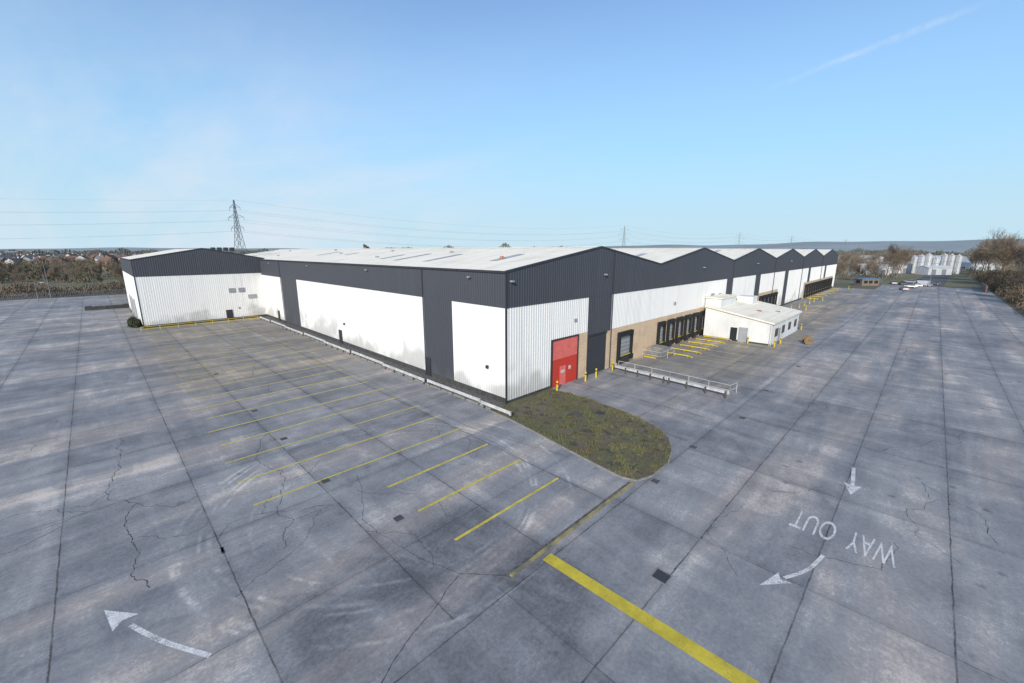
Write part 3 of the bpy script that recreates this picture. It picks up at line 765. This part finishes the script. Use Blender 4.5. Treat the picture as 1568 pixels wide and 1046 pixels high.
# ------------------------------------------------------------------ silos and industrial units
def silo(x,y,r,h):
    mb=MB(); mb.cyl((0,0,0),(0,0,h),r,n=24,caps=False); mb.cyl((0,0,h),(0,0,h+r*.35),r,r*.25,n=24); mb.cyl((0,0,h+r*.35),(0,0,h+r*.35+.5),.4,n=8)
    for z in (h*.33,h*.66,h-.2): mb.cyl((0,0,z),(0,0,z+.12),r+.05,n=24,m=1)
    for s in (-.25,.25): mb.cyl((-r-.15,s,0),(-r-.15,s,h+.8),.05,n=5,m=1)
    return mb.done('storage_silo',[M_silo,M_steel],loc=(x,y,0),smooth=False)
for k in range(7):
    F=262+U(-8,10); u=1402+k*11.5+U(-1,1); a=(u-784)/650; silo(*FR(F,F*a),1.6,10.0+U(-1.2,1.8))
def unit(F,u,L,W,h,wm,curved=False,rz=-.785):
    mb=MB(); mb.box(-L/2,L/2,-W/2,W/2,0,h,0)
    K=10 if curved else 2
    for k in range(K):
        def pt(j):
            t=j/K; return (-W/2-.2+t*(W+.4), h+(math.sin(t*math.pi)*h*.28 if curved else (1-abs(2*t-1))*1.4))
        (a0,b0),(a1,b1)=pt(k),pt(k+1)
        mb.face([(-L/2-.2,a0,b0),(L/2+.2,a0,b0),(L/2+.2,a1,b1),(-L/2-.2,a1,b1)],1)
        for s in (-1,1): mb.face([(s*L/2,a0,h-.01),(s*L/2,a1,h-.01),(s*L/2,a1,b1),(s*L/2,a0,b0)],0)
    for k in range(int(L//6)):
        x=-L/2+2+k*6; mb.box(x,x+2.6,-W/2-.06,-W/2,0,3.2,2)
    a=(u-784)/650; o=mb.done('industrial_unit',[wm,M_lightclad,M_bay]); o.location=(*FR(F,F*a),0); o.rotation_euler=(0,0,rz)
unit(252,1327,15,12,5.0,M_lightclad,True); unit(248,1350,7,8,5,M_silo,True); unit(270,1376,14,9,6,M_silo)
unit(252,1436,14,8,4.0,M_lightclad); unit(300,1490,30,14,5.5,M_lightclad); unit(420,1300,50,26,8,M_silo); unit(420,1420,60,26,8,M_lightclad); unit(400,1520,50,22,7,M_silo)
gh=MB(); gh.box(-3.5,3.5,-2,2,0,2.5,0); gh.box(-3.7,3.7,-2.2,2.2,2.5,2.8,1)
for x in (-2.8,-.8,1.4): gh.box(x,x+1.5,-2.05,-2,1,2.1,2)
gh.box(-3.55,-3.5,-1,1,1,2.1,2)
o=gh.done('gatehouse',[mat('gatehouse_brick',(.22,.17,.14),.9),M_blue,M_glass]); o.location=(*FR(172,146),0); o.rotation_euler=(0,0,-.785)
mb=MB(); mb.box(0,22,-.15,.15,0,2.2,0); mb.box(0,22,-.2,.2,2.2,2.3,1); o=mb.done('brick_wall',[M_hbrick,M_kerb]); o.location=(214,-14,0)
mb=MB(); mb.face([(203.5,14,.02),(236,14,.02),(236,60,.02),(203.5,60,.02)],0); mb.done('grass_verge',[M_grass])
mb=MB()
x=-60
while x<60: mb.box(x,x+.07,187.2,187.24,0,1.9,0); x+=.35
for z in (.4,1.5): mb.box(-60,60,187.24,187.28,z,z+.06,0)
mb.done('palisade_fence',[M_steel])
def lamp(x,y,h,rz=0):
    mb=MB(); mb.cyl((0,0,0),(0,0,h*.2),.12,n=8); mb.cyl((0,0,h*.2),(0,0,h),.08,.05,n=8); mb.cyl((0,0,h),(1.2,0,h+.15),.04,n=6); mb.frus((1.0,1.8,-.15,.15),(1.05,1.7,-.1,.1),h+.08,h+.26,1)
    o=mb.done('street_lamp',[M_steel,M_galv],loc=(x,y,0)); o.rotation_euler=(0,0,rz)
lamp(*FR(125,-139),12.5); lamp(*FR(118,-135),5); lamp(*FR(190,168),9,2); lamp(*FR(215,183),9,2); lamp(*FR(240,232),10,2); lamp(*FR(165,165),8,2.2); lamp(*FR(230,150),9,2)
def car(colr,van=False):
    mb=MB()
    if van:
        mb.frus((-2.6,2.6,-.95,.95),(-2.6,2.3,-.95,.95),.3,1.1,0); mb.frus((-2.6,1.9,-.95,.95),(-2.55,1.2,-.85,.85),1.1,2.3,0)
        mb.frus((1.0,1.93,-.97,.97),(1.0,1.4,-.90,.90),1.15,1.9,1); wb=1.65
    else:
        mb.frus((-2.1,2.1,-.85,.85),(-2.05,2.1,-.88,.88),.22,.6,0); mb.frus((-2.08,2.12,-.88,.88),(-1.95,1.75,-.80,.80),.6,.88,0)
        mb.frus((-1.75,1.0,-.80,.80),(-1.2,.25,-.62,.62),.88,1.40,1); mb.frus((-1.25,.3,-.64,.64),(-1.1,.15,-.58,.58),1.40,1.45,0)
        mb.box(-.5,-.42,-.80,.80,.88,1.41,0); wb=1.3
    for sx in (-wb,wb):
        for sy in (-.86,.86): mb.cyl((sx,sy-.1,.32),(sx,sy+.1,.32),.32,n=14,m=2); mb.cyl((sx,sy-.11,.32),(sx,sy+.11,.32),.17,n=10,m=3)
    for sy in (-.65,.65): mb.box(2.05,2.14,sy-.18,sy+.18,.55,.7,3); mb.box(-2.12 if not van else -2.62,-2.04 if not van else -2.58,sy-.15,sy+.15,.6,.78,4)
    return mb.done('parked_van' if van else 'parked_car',[mat('car_paint',colr,.3,.2,var=.05),M_glass,M_rub,M_galv,M_red])
for (F,u,cc,rz,v) in ((152,1396,(.4,.4,.42),.3,False),(165,1412,(.5,.5,.5),1.9,False),(168,1421,(.5,.5,.52),1.5,True),(167,1428,(.08,.1,.16),1.7,False),(160,1404,(.10,.07,.06),1.8,False),(176,1392,(.05,.05,.06),.2,False),(180,1378,(.35,.36,.4),.2,False),(176,1440,(.1,.1,.12),1.6,False),(186,1402,(.3,.3,.33),1.6,False),(190,1415,(.06,.07,.09),1.6,False)):
    o=car(cc,v); a=(u-784)/650; o.location=(*FR(F,F*a),0); o.rotation_euler=(0,0,rz)
# ------------------------------------------------------------------ pylons & wires
def pylon(F,Rr,H=45,ang=0):
    mb=MB()
    def hw(z): return 3.6*(1-z/30)+.9*(z/30) if z<30 else .9*(1-(z-30)/17)+.1
    lv=[0,7,13,18.5,23,27,30,33,36,39,42,H]; c=lambda z,k:Vector((hw(z)*(1,-1,-1,1)[k],hw(z)*(1,1,-1,-1)[k],z))
    for a,b_ in zip(lv,lv[1:]):
        for k in range(4):
            mb.cyl(c(a,k),c(b_,k),.13,n=4,caps=False); mb.cyl(c(a,k),c(b_,(k+1)%4),.07,n=4,caps=False); mb.cyl(c(a,(k+1)%4),c(b_,k),.07,n=4,caps=False); mb.cyl(c(b_,k),c(b_,(k+1)%4),.06,n=4,caps=False)
    tips=[]
    for z,l in ((28,6),(34.5,7.5),(40.5,5)):
        for s in (-1,1):
            t=Vector((s*l,0,z))
            for dz in (0,2):
                for dy in (-1,1): mb.cyl(Vector((s*hw(z)*.9,dy*hw(z)*.9,z+dz)),t,.09,n=4,caps=False)
            mb.cyl(t,t-Vector((0,0,1.8)),.13,n=5); tips.append(t-Vector((0,0,1.8)))
    tips.append(Vector((0,0,H)))
    o=mb.done('electricity_pylon',[M_steel]); o.location=(*FR(F,Rr),0); o.rotation_euler=(0,0,ang)
    Mx=Matrix.Translation(o.location)@Matrix.Rotation(ang,4,'Z'); return [Mx@t for t in tips]
PF=[(0,-491),(272,-174),(545,143),(746,397),(916,600),(1150,900)]
W=[]
for i,(F,r_) in enumerate(PF):
    a=Vector(FR(*PF[max(0,i-1)])); b_=Vector(FR(*PF[min(len(PF)-1,i+1)])); d=b_-a
    W.append(pylon(F,r_,45,math.atan2(d.y,d.x)+math.pi/2+.45))
for i in range(len(W)-1):
    c=bpy.data.curves.new('power_line','CURVE'); c.dimensions='3D'; c.bevel_depth=(.018,.028,.04,.05,.05)[i]; c.bevel_resolution=0
    for p,q in zip(W[i],W[i+1]):
        s=c.splines.new('POLY'); s.points.add(24)
        for k in range(25):
            t=k/24; v=p.lerp(q,t); v.z-=4*t*(1-t)*(p-q).length*.022; s.points[k].co=(*v,1)
    o=bpy.data.objects.new('power_line',c); COL.objects.link(o); c.materials.append(M_wire)
# ------------------------------------------------------------------ light
el=math.radians(27); az=Vector((-.88,-.475,0)).normalized()
sdir=az*math.cos(el)+Vector((0,0,math.sin(el)))
L=bpy.data.lights.new('sun','SUN'); L.energy=4.2; L.angle=math.radians(.5); L.color=(1.0,.93,.82)
so=bpy.data.objects.new('sun',L); COL.objects.link(so); so.rotation_euler=(-sdir).to_track_quat('-Z','Y').to_euler()
w=bpy.data.worlds.new('World'); scene.world=w; w.use_nodes=True
t=NT(w.node_tree); bg=t.n['Background']
sky=t.new('ShaderNodeTexSky'); sky.sky_type='NISHITA'; sky.sun_disc=False; sky.sun_elevation=el; sky.sun_rotation=math.atan2(az.x,az.y)%(2*math.pi)
sky.air_density=1.0; sky.dust_density=.6; sky.ozone_density=1.5
ST=.12
tc=t.new('ShaderNodeTexCoord').outputs['Generated']
nv=t.new('ShaderNodeVectorMath',operation='NORMALIZE'); t.l.new(tc,nv.inputs[0]); D=nv.outputs[0]
x,y,z=t.sep(D)
zc=t.m('MAXIMUM',z,0.0)
c=t.mix(1.0,sky.outputs[0],(1.38,1.50,1.68),'MULTIPLY')
hz=t.ss(z,-.05,.60,.95,.0)
c=t.mix(hz,c,(.34/ST,.65/ST,.91/ST))
hz2=t.ss(z,-.02,.24,.85,.0)
c=t.mix(hz2,c,(.60/ST,.79/ST,.88/ST))
pl=t.comb(t.m('DIVIDE',x,t.m('ADD',zc,.18)),t.m('DIVIDE',y,t.m('ADD',zc,.18)))
n1=t.noise(t.map(pl,(.55,.22,1),(0,0,.6)),1.0,7,.62,.7)
left=t.ss(t.m('SUBTRACT',y,x),-.6,.9)
lowm=t.ss(z,.0,.5,1,.08)
cl=t.m('MULTIPLY',t.m('MULTIPLY',t.ss(n1,.34,.68),left),lowm)
c=t.mix(t.m('MULTIPLY',cl,.85),c,(.78/ST,.82/ST,.90/ST))
d1=Vector((788.7,207.5,248)).normalized(); d2=Vector((1007.6,23.3,360.5)).normalized(); nn=d1.cross(d2).normalized()
dt=t.new('ShaderNodeVectorMath',operation='DOT_PRODUCT'); t.l.new(D,dt.inputs[0]); dt.inputs[1].default_value=nn
al=t.new('ShaderNodeVectorMath',operation='DOT_PRODUCT'); t.l.new(D,al.inputs[0]); al.inputs[1].default_value=(d2-d1).normalized()
aa=d1.dot((d2-d1).normalized()); bb=d2.dot((d2-d1).normalized())
dn=t.m('ADD',dt.outputs['Value'],t.m('MULTIPLY',t.m('SUBTRACT',t.noise(D,14,3),.5),.014))
band=t.ss(t.m('ABSOLUTE',dn),.0,.008,1,0)
am=t.m('MULTIPLY',t.ss(al.outputs['Value'],aa-.08,aa+.2),t.ss(al.outputs['Value'],bb-.08,bb+.05,1,0))
front=t.m('GREATER_THAN',x,.3)
ct=t.m('MULTIPLY',t.m('MULTIPLY',band,am),t.m('MULTIPLY',front,t.ss(t.noise(D,30,4,.7),.3,.7,.15,1)))
c=t.mix(t.m('MULTIPLY',ct,.55),c,(.75/ST,.85/ST,.94/ST))
t.l.new(c,bg.inputs[0]); bg.inputs[1].default_value=ST
w.cycles.sampling_method='MANUAL'; w.cycles.sample_map_resolution=256
scene.view_settings.view_transform='Standard'; scene.view_settings.look='None'; scene.view_settings.exposure=0
